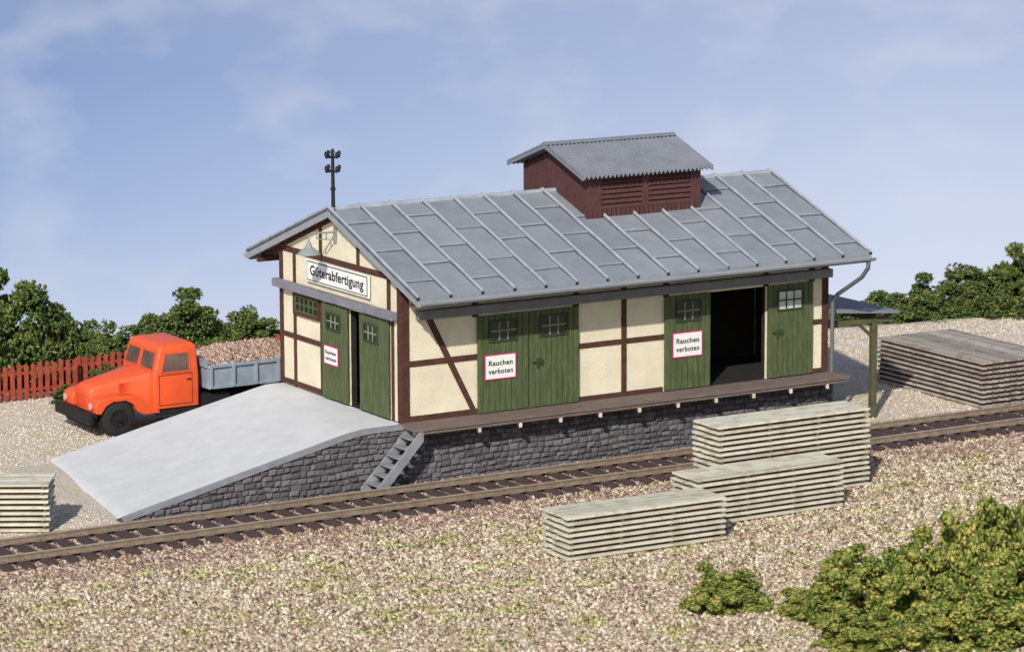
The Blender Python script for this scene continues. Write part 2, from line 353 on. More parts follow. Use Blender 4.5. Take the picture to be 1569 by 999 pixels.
for k in range(6): s=-5.4+k*.24; m.box(s-.02,s+.02,.02,.06,1.98,2.36,0,TG)
for z in (1.96,2.15,2.34): m.box(-5.4,-4.2,.02,.064,z,z+.04,0,TG)
m.box(-5.48,-4.12,.02,.08,1.88,1.955,2,TG); m.box(-5.48,-4.12,.02,.08,2.385,2.44,2,TG); m.box(-5.48,-5.42,.02,.08,1.955,2.385,2,TG); m.box(-4.18,-4.12,.02,.08,1.955,2.385,2,TG)
mk('window',m,['green','glass','timber'],B)
m=MB(); m.box(-4.67,-1.43,.06,.1,2.84,3.4,0,TG); m.box(-4.62,-1.48,.09,.106,2.875,3.365,1,TG); m.box(-4.59,-1.51,.1,.112,2.9,3.34,0,TG)
text_into(m,'Güterabfertigung',-3.05,3.11,2.78,.33,.113,TG,1,.022)
mk('sign',m,['white','ink'],B,label='white station sign with black lettering on the gable')
# wall lamp
m=MB(); yl=W/2+.1
pts=[(-.04,yl,4.24),(-.66,yl,4.26),(-.74,yl,4.22),(-.77,yl,4.14),(-.77,yl,4.02)]
for a,b_ in zip(pts[:-1],pts[1:]): m.cyl(a,b_,.022,n=8)
m.beam((-.04,yl,4.04),(-.55,yl,4.12),.025,.025); m.beam((-.55,yl,4.12),(-.55,yl,4.26),.025,.025); m.beam((-.28,yl,4.08),(-.28,yl,4.25),.025,.025)
m.box(-.06,-.02,yl-.05,yl+.05,3.98,4.34)
lamp=mk('wall_lamp',m,['lamp'],B)
m=MB(); prof=[(.04,4.06),(.07,3.99),(.08,3.94),(.16,3.87),(.24,3.82),(.29,3.75),(.27,3.75),(.14,3.83),(.05,3.87)]
m.loft([[(-.77+rr*math.cos(t),yl+rr*math.sin(t),z) for t in [2*math.pi*k/20 for k in range(20)]] for rr,z in prof])
mk('lamp_shade',m,['lamp'],lamp,smooth=True)
# main roof
X0=-.272; X1=L+.386; ns=15; sw=(X1-X0)/ns
m=MB()
def slope(side):
    def P(x,d,h):
        y=W/2-d if side==0 else W/2+d
        return (x,y,4.817-d*SL+h)
    D=W/2+1.32
    m.add([P(X0,0,-.09),P(X1,0,-.09),P(X1,D,-.09),P(X0,D,-.09),P(X0,0,0),P(X1,0,0),P(X1,D,0),P(X0,D,0)],[(0,1,2,3),(7,6,5,4),(0,4,5,1),(1,5,6,2),(2,6,7,3),(3,7,4,0)])
    for i in range(ns):
        cuts=[0,.34,.68,1] if i%2 else [0,.17,.5,.84,1]
        cuts=[0]+[c+random.uniform(-.025,.025) for c in cuts[1:-1]]+[1]
        a=X0+i*sw+.002; b_=X0+(i+1)*sw-.002
        tl=random.uniform(-.004,.012); tr=random.uniform(-.004,.012)
        for c0,c1 in zip(cuts[:-1],cuts[1:]):
            d0=max(.01,c0*D-.03); d1=c1*D
            h0,h1=.004,.045; sk=random.uniform(-.02,.02)
            m.add([P(a,d0,h0+tl),P(b_,d0,h0+tr),P(b_,d1+sk,h1+tr),P(a,d1,h1+tl),P(b_,d1+sk,.0),P(a,d1,.0)],[(0,1,2,3),(3,2,4,5)])
            if c1<1:
                m.loft([[P(x,d1-.022+q,.04),P(x,d1-.016+q,.058),P(x,d1-.002+q,.058),P(x,d1+.002+q,.0)] for x,q in ((a,0),(b_,sk))],1)
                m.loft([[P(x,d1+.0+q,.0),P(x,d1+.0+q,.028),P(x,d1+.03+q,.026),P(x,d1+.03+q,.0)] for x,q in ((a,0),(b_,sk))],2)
    for i in range(ns+1):
        x=X0+i*sw; w=.055
        dd=np.linspace(0,D+.015,9); ring=[]; ring2=[]
        for d in dd:
            j=random.uniform(-.012,.012)
            ring.append([P(x-w/2+j,d,0.0),P(x-w/3+j,d,.1),P(x-w/8+j,d,.125),P(x+w/8+j,d,.125),P(x+w/3+j,d,.1),P(x+w/2+j,d,0.0)])
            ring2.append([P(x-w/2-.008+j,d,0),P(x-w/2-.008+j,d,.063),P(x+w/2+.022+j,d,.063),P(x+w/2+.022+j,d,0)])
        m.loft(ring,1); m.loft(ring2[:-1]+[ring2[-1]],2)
slope(0); slope(1)
m.cyl((X0-.01,W/2,4.83),(X1+.01,W/2,4.83),.07,n=10,mi=1)
roof=mk('roof',m,['roof','seam','seam_shade'],B)
# cupola
cx0,cx1,cy0,cy1=6.28,9.7,1.62,W-1.62
EY=1.29; csl=.345; CR=5.98
m=MB()
def cz(y): return CR-abs(y-W/2)*csl
m.prism([(cy0+.03,zr(cy0)-.3),(cy1-.03,zr(cy0)-.3),(cy1-.03,cz(cy0)-.06),(W/2,CR-.06),(cy0+.03,cz(cy0)-.06)],lambda y,z:(cx0+.03,y,z),lambda y,z:(cx1-.03,y,z),1)
y=cy0
while y<cy1-.05:
    w=min(.19,cy1-y); yc=y+w/2; zt=cz(yc)-.1; zb=zr(yc)-.15
    m.box(cx0-random.uniform(0,.01),cx0+.05,y+.01,y+w-.01,zb,zt); m.box(cx1-.05,cx1,y+.01,y+w-.01,zb,zt); y+=w
zt=cz(cy0)-.04; zb=zr(cy0)-.02
for side in (0,1):
    def T(s,n,z): return (s,cy0-n,z) if side==0 else (s,cy1+n,z)
    m.box(cx0,cx1,-.04,.02,zb,zb+.24,0,T); m.box(cx0,cx1,-.04,.02,zt-.16,zt,0,T)
    for a,b_ in ((cx0,6.7),(7.93,8.12),(9.42,cx1)): m.box(a,b_,-.04,.025,zb,zt,0,T)
    for k in range(24): 
        x=cx0+.02+k*.14
        if x<cx1: m.box(x,x+.015,.0,.032,zb,zb+.24,1,T)
    for a,b_ in ((6.7,7.93),(8.12,9.42)):
        for k in range(6):
            h=(zt-zb-.4)/6; z=zb+.24+k*h
            m.add([T(a,.03,z+.005),T(b_,.03,z+.005),T(b_,-.03,z+h*.65),T(a,-.03,z+h*.65),T(a,.03,z+.03),T(b_,.03,z+.03),T(b_,-.03,z+h*.65+.02),T(a,-.03,z+h*.65+.02)],[(0,1,2,3),(4,5,6,7),(0,1,5,4),(3,2,6,7)],0)
for x in (cx0-.012,cx1-.1):
    for yy in (cy0-.028,cy1-.09): m.box(x,x+.115,yy,yy+.115,zb-.02,zt+.02)
cup=mk('cupola',m,['cupwood','dark'],roof)
m=MB(); rx0,rx1=5.95,9.9; D=W/2-EY; nc=186
for side in (0,1):
    top=[]
    for lvl in (0,1):
        for k in range(nc+1):
            x=rx0+(rx1-rx0)*k/nc; h=.042*math.cos(2*math.pi*k/6.0)
            for d in (0,D):
                y=W/2-d if side==0 else W/2+d
                top.append((x,y,CR-d*csl+.05+h-lvl*.045))
    n2=(nc+1)*2; fs=[]
    for k in range(nc):
        fs.append((2*k,2*k+2,2*k+3,2*k+1)); fs.append((n2+2*k,n2+2*k+1,n2+2*k+3,n2+2*k+2)); fs.append((2*k+1,2*k+3,n2+2*k+3,n2+2*k+1))
    fs+= [(0,1,n2+1,n2),(2*nc,n2+2*nc,n2+2*nc+1,2*nc+1)]
    m.add(top,fs)
m.prism([(-.14,-.05),(0,.02),(.14,-.05),(0,-.0)],lambda y,z:(rx0-.01,W/2+y,CR+.095+z),lambda y,z:(rx1+.01,W/2+y,CR+.095+z))
for s in (-1,1):
    for x in (rx0,rx1-.03):
        m.prism([(0,-.01),(D,-.01-D*csl),(D,-.09-D*csl),(0,-.09)],lambda d,z:(x,W/2+s*d,CR+.04+z),lambda d,z:(x+.03,W/2+s*d,CR+.04+z))
mk('cupola_roof',m,['cuproof'],roof,recalc=False)
# mast
m=MB(); mx_,my_=-.13,W/2; m.cyl((mx_,my_,4.75),(mx_,my_,6.25),.05,.04,n=10)
for z in (6.12,5.77):
    m.box(mx_-.02,mx_+.02,my_-.24,my_+.24,z-.02,z+.02) ; m.box(mx_-.2,mx_+.2,my_-.02,my_+.02,z-.03,z+.01)
    for yy in (-.22,.22): 
        m.cyl((mx_,my_+yy,z),(mx_,my_+yy,z+.06),.03,n=8); m.cyl((mx_,my_+yy,z+.05),(mx_,my_+yy,z+.14),.055,.035,n=8)
    for xx in (-.18,.18):
        m.cyl((mx_+xx,my_,z),(mx_+xx,my_,z+.06),.03,n=8); m.cyl((mx_+xx,my_,z+.05),(mx_+xx,my_,z+.14),.055,.035,n=8)
m.cyl((mx_,my_,6.23),(mx_,my_,6.32),.06,.03,n=8); m.cyl((mx_,my_,5.3),(mx_,my_,5.36),.07,n=8); m.cyl((mx_,my_,4.8),(mx_,my_,4.9),.09,.05,n=8)
mk('insulator_mast',m,['black'],roof)
def gutter(y,x0,x1):
    g_=MB(); rings=[]
    for x in (x0,x1):
        rings.append([(x,y+.1*math.cos(t),zr(-1.32)-.06+.1*math.sin(t)) for t in [math.pi+math.pi*k/8 for k in range(9)]]+[(x,y+.085*math.cos(t),zr(-1.32)-.055+.085*math.sin(t)) for t in [2*math.pi-math.pi*k/8 for k in range(9)]])
    g_.loft(rings); return g_
m=gutter(-1.42,X0-.02,X1+.05); mk('gutter',m,['metal_grey'],B)
m=gutter(W+1.42,X0-.02,X1+.05); mk('gutter',m,['metal_grey'],B)
m=MB(); P=[(X1-.12,-1.4,3.1),(X1-.12,-1.4,2.88),(X1-.14,-1.15,2.6),(L+.12,-.3,2.05),(L+.1,-.12,1.85),(L+.1,-.1,-.75)]
for a,b_ in zip(P[:-1],P[1:]): m.cyl(a,b_,.055,n=10)
m.cyl((X1-.12,-1.4,3.12),(X1-.12,-1.4,3.0),.09,.06,n=10)
mk('downpipe',m,['pipe'],B,smooth=True)
for y0,y1 in ((-1.315,-1.28),(W+1.28,W+1.315)):
    m=MB(); m.box(X0+.03,X1-.03,y0,y1,zr(-1.32)-.2,zr(-1.32)-.03); mk('fascia',m,['greybeam'],B)
D2=W/2+1.33
for x in (X0-.02,X1-.02):
    m=MB()
    m.prism([(W/2,4.80),(W/2-D2,4.80-D2*SL),(W/2-D2,4.64-D2*SL),(W/2,4.64),(W/2+D2,4.64-D2*SL),(W/2+D2,4.80-D2*SL)],lambda y,z:(x,y,z),lambda y,z:(x+.045,y,z))
    mk('bargeboard',m,['metal_grey'],B)
# stone base
def stone_wall(m,s0,s1,T,top,zbot,rowh=.14,n0=.0):
    z=zbot
    while z<0:
        h=rowh*random.uniform(.85,1.2); s=s0+random.uniform(-.2,0)
        while s<s1:
            w=random.uniform(.12,.31); a=max(s,s0)+.009; b_=min(s+w,s1)-.009
            if b_-a>.05:
                def zt(q,zz): return min(zz,top(q)-.012)
                j=lambda: random.uniform(-.02,.02)
                wv=.025*math.sin(s*1.7+z*3)+.012*math.sin(s*5+z*9)
                zl0,zl1=z+.009+wv,z+h-.008+wv+random.uniform(-.02,.012)
                if zl0<top((a+b_)/2)-.04:
                    o=[(a+j(),zt(a,zl0+j())),(b_+j(),zt(b_,zl0+j())),(b_+j(),zt(b_,zl1+j())),(a+j(),zt(a,zl1+j()))]
                    cs=(a+b_)/2; cz_=sum(p[1] for p in o)/4; n1=random.uniform(.03,.07)
                    vs=[T(p[0],n0-.01,p[1]) for p in o]+[T(p[0]*.86+cs*.14,n0+n1*.7,p[1]*.8+cz_*.2) for p in o]+[T(p[0]*.45+cs*.55+j(),n0+n1+j()*.5,p[1]*.42+cz_*.58) for p in o]
                    fs=[(i,(i+1)%4,4+(i+1)%4,4+i) for i in range(4)]+[(4+i,4+(i+1)%4,8+(i+1)%4,8+i) for i in range(4)]+[(8,9,10,11)]
                    m.add(vs,fs,0)
            s+=w
        z+=h
m=MB(); m.box(.0,L+.02,-.2,W+.05,-HP-.3,-.065,1)
stone_wall(m,0.0,L+.02,lambda s,n,z:(s,-.2-n,z),lambda s:-.08,-HP-.05)
stone_wall(m,-.2,W+.05,lambda s,n,z:(L+.02+n,s,z),lambda s:-.08,-HP-.05)
mk('stone_base',m,['stone','mortar'],B)
# walkway
m=MB()
for k in range(5):
    y0=-.84+k*.165; x=-.12
    while x<12.76:
        w=random.uniform(2.5,4.2); x1=min(x+w,12.76); m.box(x,x1-.012,y0+.006,y0+.158,-.075,random.uniform(-.006,.004)); x=x1
m.box(-.12,12.76,-.80,-.72,-.16,-.078,0)
for i in range(10): 
    x=1.67+i*1.15; m.box(x-.045,x+.045,-.83,.0,-.24,-.165,1); m.box(x-.04,x+.04,-.87,-.83,-.26,-.15,2)
W_=mk('walkway',m,['planks','timber','lumber'],B,bevel=.006)
m=MB()
for y,xt,xb in ((-.86,.1,-1.16),(-.26,.1,-1.2)):
    m.prism([(xt,-.08),(xt-.0,-.3),(xb+.16,-HP+.02),(xb-.08,-HP+.02),(xb-.08,-HP+.1),(xt-.1,-.08)],lambda x,z:(x,y-.03,z),lambda x,z:(x,y+.03,z))
for k in range(6):
    f=(k+.7)/6.3; x=.02-1.16*f; z=-.1-1.3*f
    m.box(x-.13,x+.1,-.83,-.29,z-.02,z+.025)
mk('stairs',m,['coping'],B,bevel=.006)
# side canopy
m=MB(); m.prism([(L+.03,1.62),(15.05,1.36),(15.05,1.28),(L+.03,1.5)],lambda x,z:(x,.1,z),lambda x,z:(x,3.6,z))
can=mk('canopy',m,['greybeam'],B,bevel=.01)
for y in (.32,3.2):
    m=MB(); m.box(14.33,14.49,y,y+.16,-HP-.1,1.22); mk('post',m,['post'],can,bevel=.01)
m=MB(); m.box(L+.05,14.9,.34,.46,1.05,1.2); m.box(14.35,14.47,.44,3.2,1.1,1.24); m.beam((14.35,.4,.7),(13.9,.4,1.08),.07,.07); mk('beam',m,['post'],can)
# ---------------------------------------------------------------- ramp
RP=empty('loading_ramp',(-3.8,3,-HP),'pale concrete loading ramp with grey rubble stone side wall','ramp')
def zp(x):
    if x>-.9: return -.035
    t=(-.9-x); k=1.46/6.6
    return -.035-(k*t-k*.4 if t>.8 else k*t*t/1.6)
n1,n2=44,24; top=[]
for i in range(n1+1):
    t=i/n1
    for j in range(n2+1):
        s=j/n2
        xr=-7.55*t; xl=-.6*min(1,t*12)-5.65*max(0,t-1/12)*12/11; x=xr*(1-s)+xl*s
        y=-.2*(1-s)+(W-.05+.8*t)*s
        zl=-.03-1.46*max(0,t-.06)/.94
        z=max(zp(xr)*(1-s)+zl*s,-1.49)+.006*noise.noise(Vector((x,y,0)))
        if t==1: z=-1.6
        top.append((x-.002,y,z+.012*(1-t)))
m=MB(); k=n2+1
m.add(top,[(i*k+j,i*k+j+1,(i+1)*k+j+1,(i+1)*k+j) for i in range(n1) for j in range(n2)])
mk('ramp_surface',m,['concrete'],RP,smooth=True)
m=MB(); xsr=[-7.5*i/20 for i in range(21)]
m.prism([(x,zp(x)-.05) for x in xsr]+[(-7.5,-1.7),(0,-1.7)],lambda x,z:(x,-.19,z),lambda x,z:(x,.1,z),1)
stone_wall(m,-7.3,-.01,lambda s,n,z:(s,-.2-n,z),lambda s:zp(s)-.03,-HP-.05)
mk('stone_side_wall',m,['stone','mortar'],RP)
m=MB()
m.prism([(0,-.08),(-.6,-.1),(-6.2,-1.53),(-6.2,-1.7),(0,-1.7)],lambda x,z:(x,W-.06-x*.128,z),lambda x,z:(x,W-.2-x*.128,z),0)
mk('stone_side_wall',m,['mortar'],RP)
m=MB()
rings=[]
for x in [.0]+[-.25-.3*i for i in range(25)]:
    z=zp(x); rings.append([(x,-.27,z-.07),(x,-.27,z+.028),(x,-.1,z+.034),(x,-.1,z-.07)])
m.loft(rings); 
mk('coping',m,['coping'],RP)
# ---------------------------------------------------------------- railway track
TY0,TY1=-1.16,-2.65
TRK=empty('railway_track',(3,-1.9,-HP),'rusty railway track on dark sleepers with reddish ballast','railway track')
for y in (TY0,TY1):
    m=MB(); z=-1.385
    pr=[(-.065,0),(.065,0),(.065,.015),(.012,.03),(.012,.1),(.03,.108),(.03,.14),(-.03,.14),(-.03,.108),(-.012,.1),(-.012,.03),(-.065,.015)]
    m.loft([[(x,y+a,z+b_) for a,b_ in pr] for x in (-22,30)]); m.box(-22,30,y-.027,y+.027,z+.139,z+.146,1)
    mk('rail',m,['rail','railtop'],TRK)
base=None
for i in range(80):
    x=-17+i*.5
    if base is None:
        m=MB(); m.box(-.11,.11,-1.3,1.3,-.2,0)
        for yy in (-.745,.745):
            m.box(-.1,.1,yy-.16,yy+.16,0,.018,1); 
            for s in (-1,1): m.box(-.05,.05,yy+s*.085-.03,yy+s*.085+.03,.018,.05,1); m.cyl((0,yy+s*.13,.018),(0,yy+s*.13,.06),.022,n=6,mi=1)
        base=mk('sleeper',m,['sleeper','rail'],TRK,bevel=.01,local=True); o=base
    else:
        o=base.copy(); COL.objects.link(o); o.parent=TRK
    o.location=(x-3+random.uniform(-.02,.02),-1.905+1.9+random.uniform(-.02,.02),-1.375+HP); o.rotation_euler=(0,0,random.uniform(-.012,.012))
# ---------------------------------------------------------------- lumber stacks
def lumber(loc,rot,ln,wd,h,label,matn='lumber',inn='lumber_in',gap=.008,core=True):
    pitch=.13; nl=int(round(h/pitch)); p=MB(); nb=max(4,int(wd/.2)); bw=wd/nb
    z=-.03
    for k in range(nl):
        for j in range(nb):
            a=random.uniform(-.03,.02); b_=random.uniform(-.02,.03); y=j*bw
            dz=random.uniform(-.004,.004)
            o=random.uniform(-.01,.01) if j in(0,nb-1) else 0
            p.box(a,ln+b_,y+gap+o,y+bw-gap+o,z+.07+dz,z+.126+dz)
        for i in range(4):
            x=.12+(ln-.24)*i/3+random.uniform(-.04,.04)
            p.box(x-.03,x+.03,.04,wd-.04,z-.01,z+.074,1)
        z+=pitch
    if core: p.box(.14,ln-.14,.14,wd-.14,-.03,z-.03,2)  # added dark core that stops light showing through the gaps
    E=mk('lumber_stack',p,[matn,inn,'timber'],bevel=.004); E.location=loc; E.rotation_euler=(0,0,rot)
    E['label']=label; E['category']='lumber stack'; E['group']='stacks of sawn planks with spacers'
    return E
G0=-HP-.06
lumber((-.66,-8.62,G0),math.radians(-1.5),4.12,1.15,1.1,'low pile of pale weathered planks standing on gravel')
lumber((3.55,-7.45,G0),math.radians(0),4.1,1.1,1.2,'pale plank pile standing between two other plank piles')
lumber((5.15,-5.95,G0),math.radians(0),4.4,1.1,1.95,'tall pale plank pile standing next to the rails')
lumber((-12.75,1.8,-HP),math.radians(-31),4.0,1.2,1.2,'pale plank pile standing beside the foot of the ramp')
lumber((20.1,-.3,-HP),math.radians(90),4.6,2.6,1.28,'wide brownish grey plank pile on the yard near the track','lumber_grey','timber',.028)
# ---------------------------------------------------------------- fence
for nm,x0,x1,y,lab in (('picket_fence',-9,-2.1,14.45,'red-brown picket fence in front of hedge'),('picket_fence',-2.0,9,14.75,'red-brown picket fence behind the truck and bushes')):
    E=empty(nm,((x0+x1)/2,y,-HP),lab,'fence','red-brown picket fences')
    m=MB(); x=x0
    while x<x1:
        h=1.02+random.uniform(-.03,.03); m.prism([(x,.05),(x+.12,.05),(x+.12,h-.05),(x+.06,h),(x,h-.05)],lambda a,z:(a,y-.03,z-HP),lambda a,z:(a,y,z-HP)); x+=.205
    mk('pickets',m,['fence'],E)
    m=MB(); m.box(x0,x1,y+.0,y+.05,-HP+.25,-HP+.33); m.box(x0,x1,y,y+.05,-HP+.72,-HP+.8)
    x=x0+.2
    while x<x1: m.box(x,x+.1,y+.05,y+.14,-HP-.2,-HP+.95); x+=2
    mk('rails',m,['fence'],E)
# ---------------------------------------------------------------- truck
TR=empty('dump_truck',(-3.48,9.72,-HP),'orange bonneted truck with grey dump bed parked beside ramp','truck')
def rrect(x0,x1,hy,z,rad,n=4):
    pts=[]
    for (cx_,cy_,a0) in ((x1-rad,hy-rad,0),(x0+rad,hy-rad,90),(x0+rad,-hy+rad,180),(x1-rad,-hy+rad,270)):
        for k in range(n+1):
            t=math.radians(a0+90*k/n); pts.append((cx_+rad*math.cos(t),cy_+rad*math.sin(t),z))
    return pts
def loc(name,mb,mats,par=TR,**k): return mk(name,mb,mats,par,local=True,**k)
m=MB(); m.loft([rrect(*a) for a in ((1.0,2.3,.99,.6,.05),(1.0,2.3,1.0,.75,.055),(1.0,2.3,1.0,1.4,.055),(1.03,2.3,.99,1.5,.06),(1.2,2.28,.935,2.1,.07),(1.22,2.26,.915,2.18,.08),(1.3,2.2,.85,2.24,.1),(1.5,2.05,.65,2.27,.12))])
cab=loc('cab',m,['orange'],smooth=True)
m=MB()
def ysurf(z): return (.99-(z-1.5)/.6*.055)
fr=.035
for s in (1,-1):
    q=[(1.22,1.53),(2.04,1.53),(2.04,2.02),(1.36,2.02)]
    m.prism(q,lambda x,z:(x,s*(ysurf(z)+.008),z),lambda x,z:(x,s*(ysurf(z)-.02),z),0)
    for a,b_ in zip(q,q[1:]+q[:1]):
        m.beam((a[0],s*(ysurf(a[1])+.008),a[1]),(b_[0],s*(ysurf(b_[1])+.008),b_[1]),fr,fr,1,up=(0,1,0))
def xs_f(z): return 1.03+(z-1.5)/.6*.17
for s in (1,-1):
    q=[(.05*s,1.6),(.87*s,1.6),(.82*s,2.05),(.05*s,2.05)]
    m.prism(q,lambda y,z:(xs_f(z)-.012,y,z),lambda y,z:(xs_f(z)+.02,y,z),0)
    for a,b_ in zip(q,q[1:]+q[:1]):
        m.beam((xs_f(a[1])-.01,a[0],a[1]),(xs_f(b_[1])-.01,b_[0],b_[1]),fr,fr,1,up=(1,0,0))
m.box(2.28,2.31,-.6,.6,1.6,2.0,0)
loc('window',m,['cabglass','orange'],cab)
for s in (1,-1):
    m=MB()
    for (a,b_,c,d) in ((1.16,2.1,.68,.692),(1.16,2.1,1.46,1.472)): m.box(a,b_,s*1.0-.006,s*1.0+.006,c,d)
    for x in (1.16,2.1): m.box(x-.007,x+.007,s*1.0-.006,s*1.0+.006,.68,1.47)
    m.box(1.95,2.06,s*1.015-.015,s*1.015+.015,1.3,1.33)
    loc('door',m,['rubber'],cab)
m=MB()
def wring(x,hw,zt,cr=.05,zb=.62,e=.07):
    return [(x,hw,zb),(x,hw,zt-e-.02),(x,hw-.03,zt-.03),(x,hw-e,zt),(x,hw*.4,zt+cr*.8),(x,0,zt+cr),(x,-hw*.4,zt+cr*.8),(x,-hw+e,zt),(x,-hw+.03,zt-.03),(x,-hw,zt-e-.02),(x,-hw,zb)]
m.loft([wring(-.58,.4,1.1,.02),wring(-.55,.44,1.18,.03),wring(-.46,.46,1.25,.04),wring(0,.51,1.35,.05),(wring(.5,.6,1.44,.06)),wring(1.02,.74,1.53,.06)])
bon=loc('bonnet',m,['orange'],smooth=True)
m=MB()
for k in range(5): z=.74+k*.07; m.box(-.61,-.55,-.3,.3,z,z+.03)
for s in (1,-1):
    for k in range(4): 
        z=1.1+k*.06; m.box(.2,.8,s*(.57)-.04,s*(.57)+.05,z,z+.022)
m.beam((-.5,0,1.3),(1.0,0,1.6),.03,.03)
loc('grille',m,['orange'],bon)
for s in (1,-1):
    m=MB(); out=[(-.66,.66),(-.66,.86),(-.6,.97),(-.45,1.03),(0,1.06),(.45,1.04),(.62,.98),(.82,.74),(1.0,.62),(1.15,.58),(1.15,.5),(.72,.5)]
    inn=[(.52,.6),(.42,.8),(.2,.92),(-.15,.92),(-.36,.82),(-.5,.62)]
    m.prism(out+inn,lambda x,z:(x,s*.45,z),lambda x,z:(x,s*1.05,z))
    loc('fender',m,['orange'],bevel=.03,smooth=True)
    m=MB(); m.cyl((-.7,s*.8,.83),(-.6,s*.8,.83),.105,.115,n=16); m.cyl((-.712,s*.8,.83),(-.69,s*.8,.83),.085,.09,n=16,mi=1)
    loc('headlight',m,['orange','glass_light'])
m=MB(); m.box(-.88,-.74,-1.08,1.08,.4,.68); m.box(-.78,-.4,-.45,-.35,.48,.58); m.box(-.78,-.4,.35,.45,.48,.58); m.box(-.7,-.5,-.8,.8,.25,.6); m.box(-.74,-.6,-1.0,1.0,.55,.66)
loc('bumper',m,['black'],bevel=.02)
m=MB(); m.box(-.5,5.7,-.42,-.28,.52,.74); m.box(-.5,5.7,.28,.42,.52,.74); m.cyl((0,-.9,.42),(0,.9,.42),.07); m.cyl((4.1,-.9,.42),(4.1,.9,.42),.09)
m.box(1.1,2.2,-1.0,-.7,.42,.56); m.box(1.1,2.2,.7,1.0,.42,.56); m.box(2.4,3.2,-.95,-.5,.45,.85); m.box(2.4,5.6,-.35,.35,.74,.98)
loc('chassis',m,['black'],bevel=.01)
def wheel(x,y,w=.26):
    m=MB(); s=1 if y>0 else -1; R_=.46
    prof=[(.24,-w/2),(.4,-w/2),(R_,-w/2+.05),(R_,w/2-.05),(.4,w/2),(.24,w/2)]
    rings=[[(x+rr*math.cos(t),y+yy,R_+rr*math.sin(t)) for t in [2*math.pi*k/28 for k in range(28)]] for rr,yy in prof]
    m.loft(rings,cap=False)
    for k in range(28):
        t=2*math.pi*(k+.5)/28; m.beam((x+R_*math.cos(t),y-w/2+.04,R_+R_*math.sin(t)),(x+R_*math.cos(t),y+w/2-.04,R_+R_*math.sin(t)),.05,.03,up=(math.cos(t),0,math.sin(t)))
    ty=loc('wheel',m,['rubber'],smooth=True)
    h=MB(); h.cyl((x,y-w/2+.04,R_),(x,y+w/2-.04,R_),.25,n=20); h.cyl((x,y+s*(w/2-.05),R_),(x,y+s*(w/2+.03),R_),.1,.07,n=12)
    for k in range(6): t=k*math.pi/3; h.cyl((x+.16*math.cos(t),y+s*(w/2-.04),R_+.16*math.sin(t)),(x+.16*math.cos(t),y+s*(w/2),R_+.16*math.sin(t)),.02,n=6)
    loc('rim',h,['black'],ty)
for x,y,w in ((0,-.88,.3),(0,.88,.3),(4.1,-.85,.42),(4.1,.85,.42)): wheel(x,y,w)
m=MB(); bx0,bx1,hy,z0,z1=2.5,5.9,1.12,1.0,1.62
m.box(bx0,bx1,-hy,hy,z0,z0+.06); t=.05
for (a,b_,c,d) in ((bx0,bx1,-hy,-hy+t),(bx0,bx1,hy-t,hy),(bx0,bx0+t,-hy+t,hy-t),(bx1-t,bx1,-hy+t,hy-t)): m.box(a,b_,c,d,z0+.06,z1)
for s in (1,-1):
    for k in range(6):
        x=bx0+.03+k*(bx1-bx0-.12)/5; m.box(x,x+.08,s*(hy+.04)-.045,s*(hy+.04)+.045,z0+.02,z1+.01)
    m.box(bx0-.01,bx1+.01,s*(hy+.03)-.035,s*(hy+.03)+.035,z1-.07,z1+.015); m.box(bx0,bx1,s*(hy+.03)-.03,s*(hy+.03)+.03,z0,z0+.08)
m.box(bx0-.06,bx0,-hy,hy,z1-.05,z1+.16); 
loc('dump_bed',m,['bedgrey'],bevel=.008)
r_=np.random.default_rng(5); n=5200
P=np.stack([r_.uniform(bx0+.1,bx1-.1,n),r_.uniform(-hy+.1,hy-.1,n),np.zeros(n)],1)
dx=np.minimum(P[:,0]-bx0,bx1-P[:,0]); dy=hy-np.abs(P[:,1])
P[:,2]=1.52+.36*np.clip(dx/.9,0,1)**.7*np.clip(dy/.8,0,1)**.7+r_.uniform(-.06,.02,n)
P+=np.array([-3.48,9.72,-HP]); ld=stones('gravel_load',P,r_.uniform(.03,.06,n),'load',seed=9); ld['kind']='stuff'; ld['label']='heap of pinkish brown gravel lying in the truck bed'
# ---------------------------------------------------------------- bushes
def bush_mesh(seed,rx,ry,h,nclump,per,size,matn,rc=.34,lump=.25):
    r=np.random.default_rng(seed)
    cs=[]
    while len(cs)<nclump:
        p=r.uniform(-1,1,3); p[2]=abs(p[2])
        d=np.linalg.norm(p)
        if d>1 or d<.35: continue
        k=.88+lump*noise.noise(Vector((p[0]*2+seed,p[1]*2,p[2]*2)))
        cs.append((p[0]*rx*k,p[1]*ry*k,p[2]*h*.86*k))
    P=[]
    for c in cs:
        rr=rc*r.uniform(.5,1.3); q=r.normal(size=(per,3)); q/=np.linalg.norm(q,axis=1)[:,None]
        q*= (r.random((per,1))**.3)*rr; q[:,2]*=.8; P.append(q+np.array(c)+np.array([0,0,rr*.3]))
    P=np.concatenate(P); P=P[P[:,2]>-.15]
    st=MB()
    for k in range(6):
        t=2*math.pi*k/6+seed; st.cyl((.05*math.cos(t),.05*math.sin(t),-.25),(rx*.5*math.cos(t),ry*.5*math.sin(t),h*.6),.05,.015,n=6)
    o=stones('bush',P,r.uniform(size*.6,size*1.3,len(P)),matn,squash=(1,.85,.65),jit=.4,seed=seed,stem=st)
    return o
def place(o,loc_,rot,sc,label,group):
    o.location=loc_; o.rotation_euler=(0,0,rot); o.scale=sc; o['label']=label; o['category']='bush'; o['group']=group
va=[bush_mesh(s,1.35,1.2,2.2,120,110,.05,'leaf',.25,.4) for s in (21,22,23,24)]
used=[0]*4
def inst(k):
    if not used[k]: used[k]=1; return va[k]
    o=va[k].copy(); COL.objects.link(o); return o
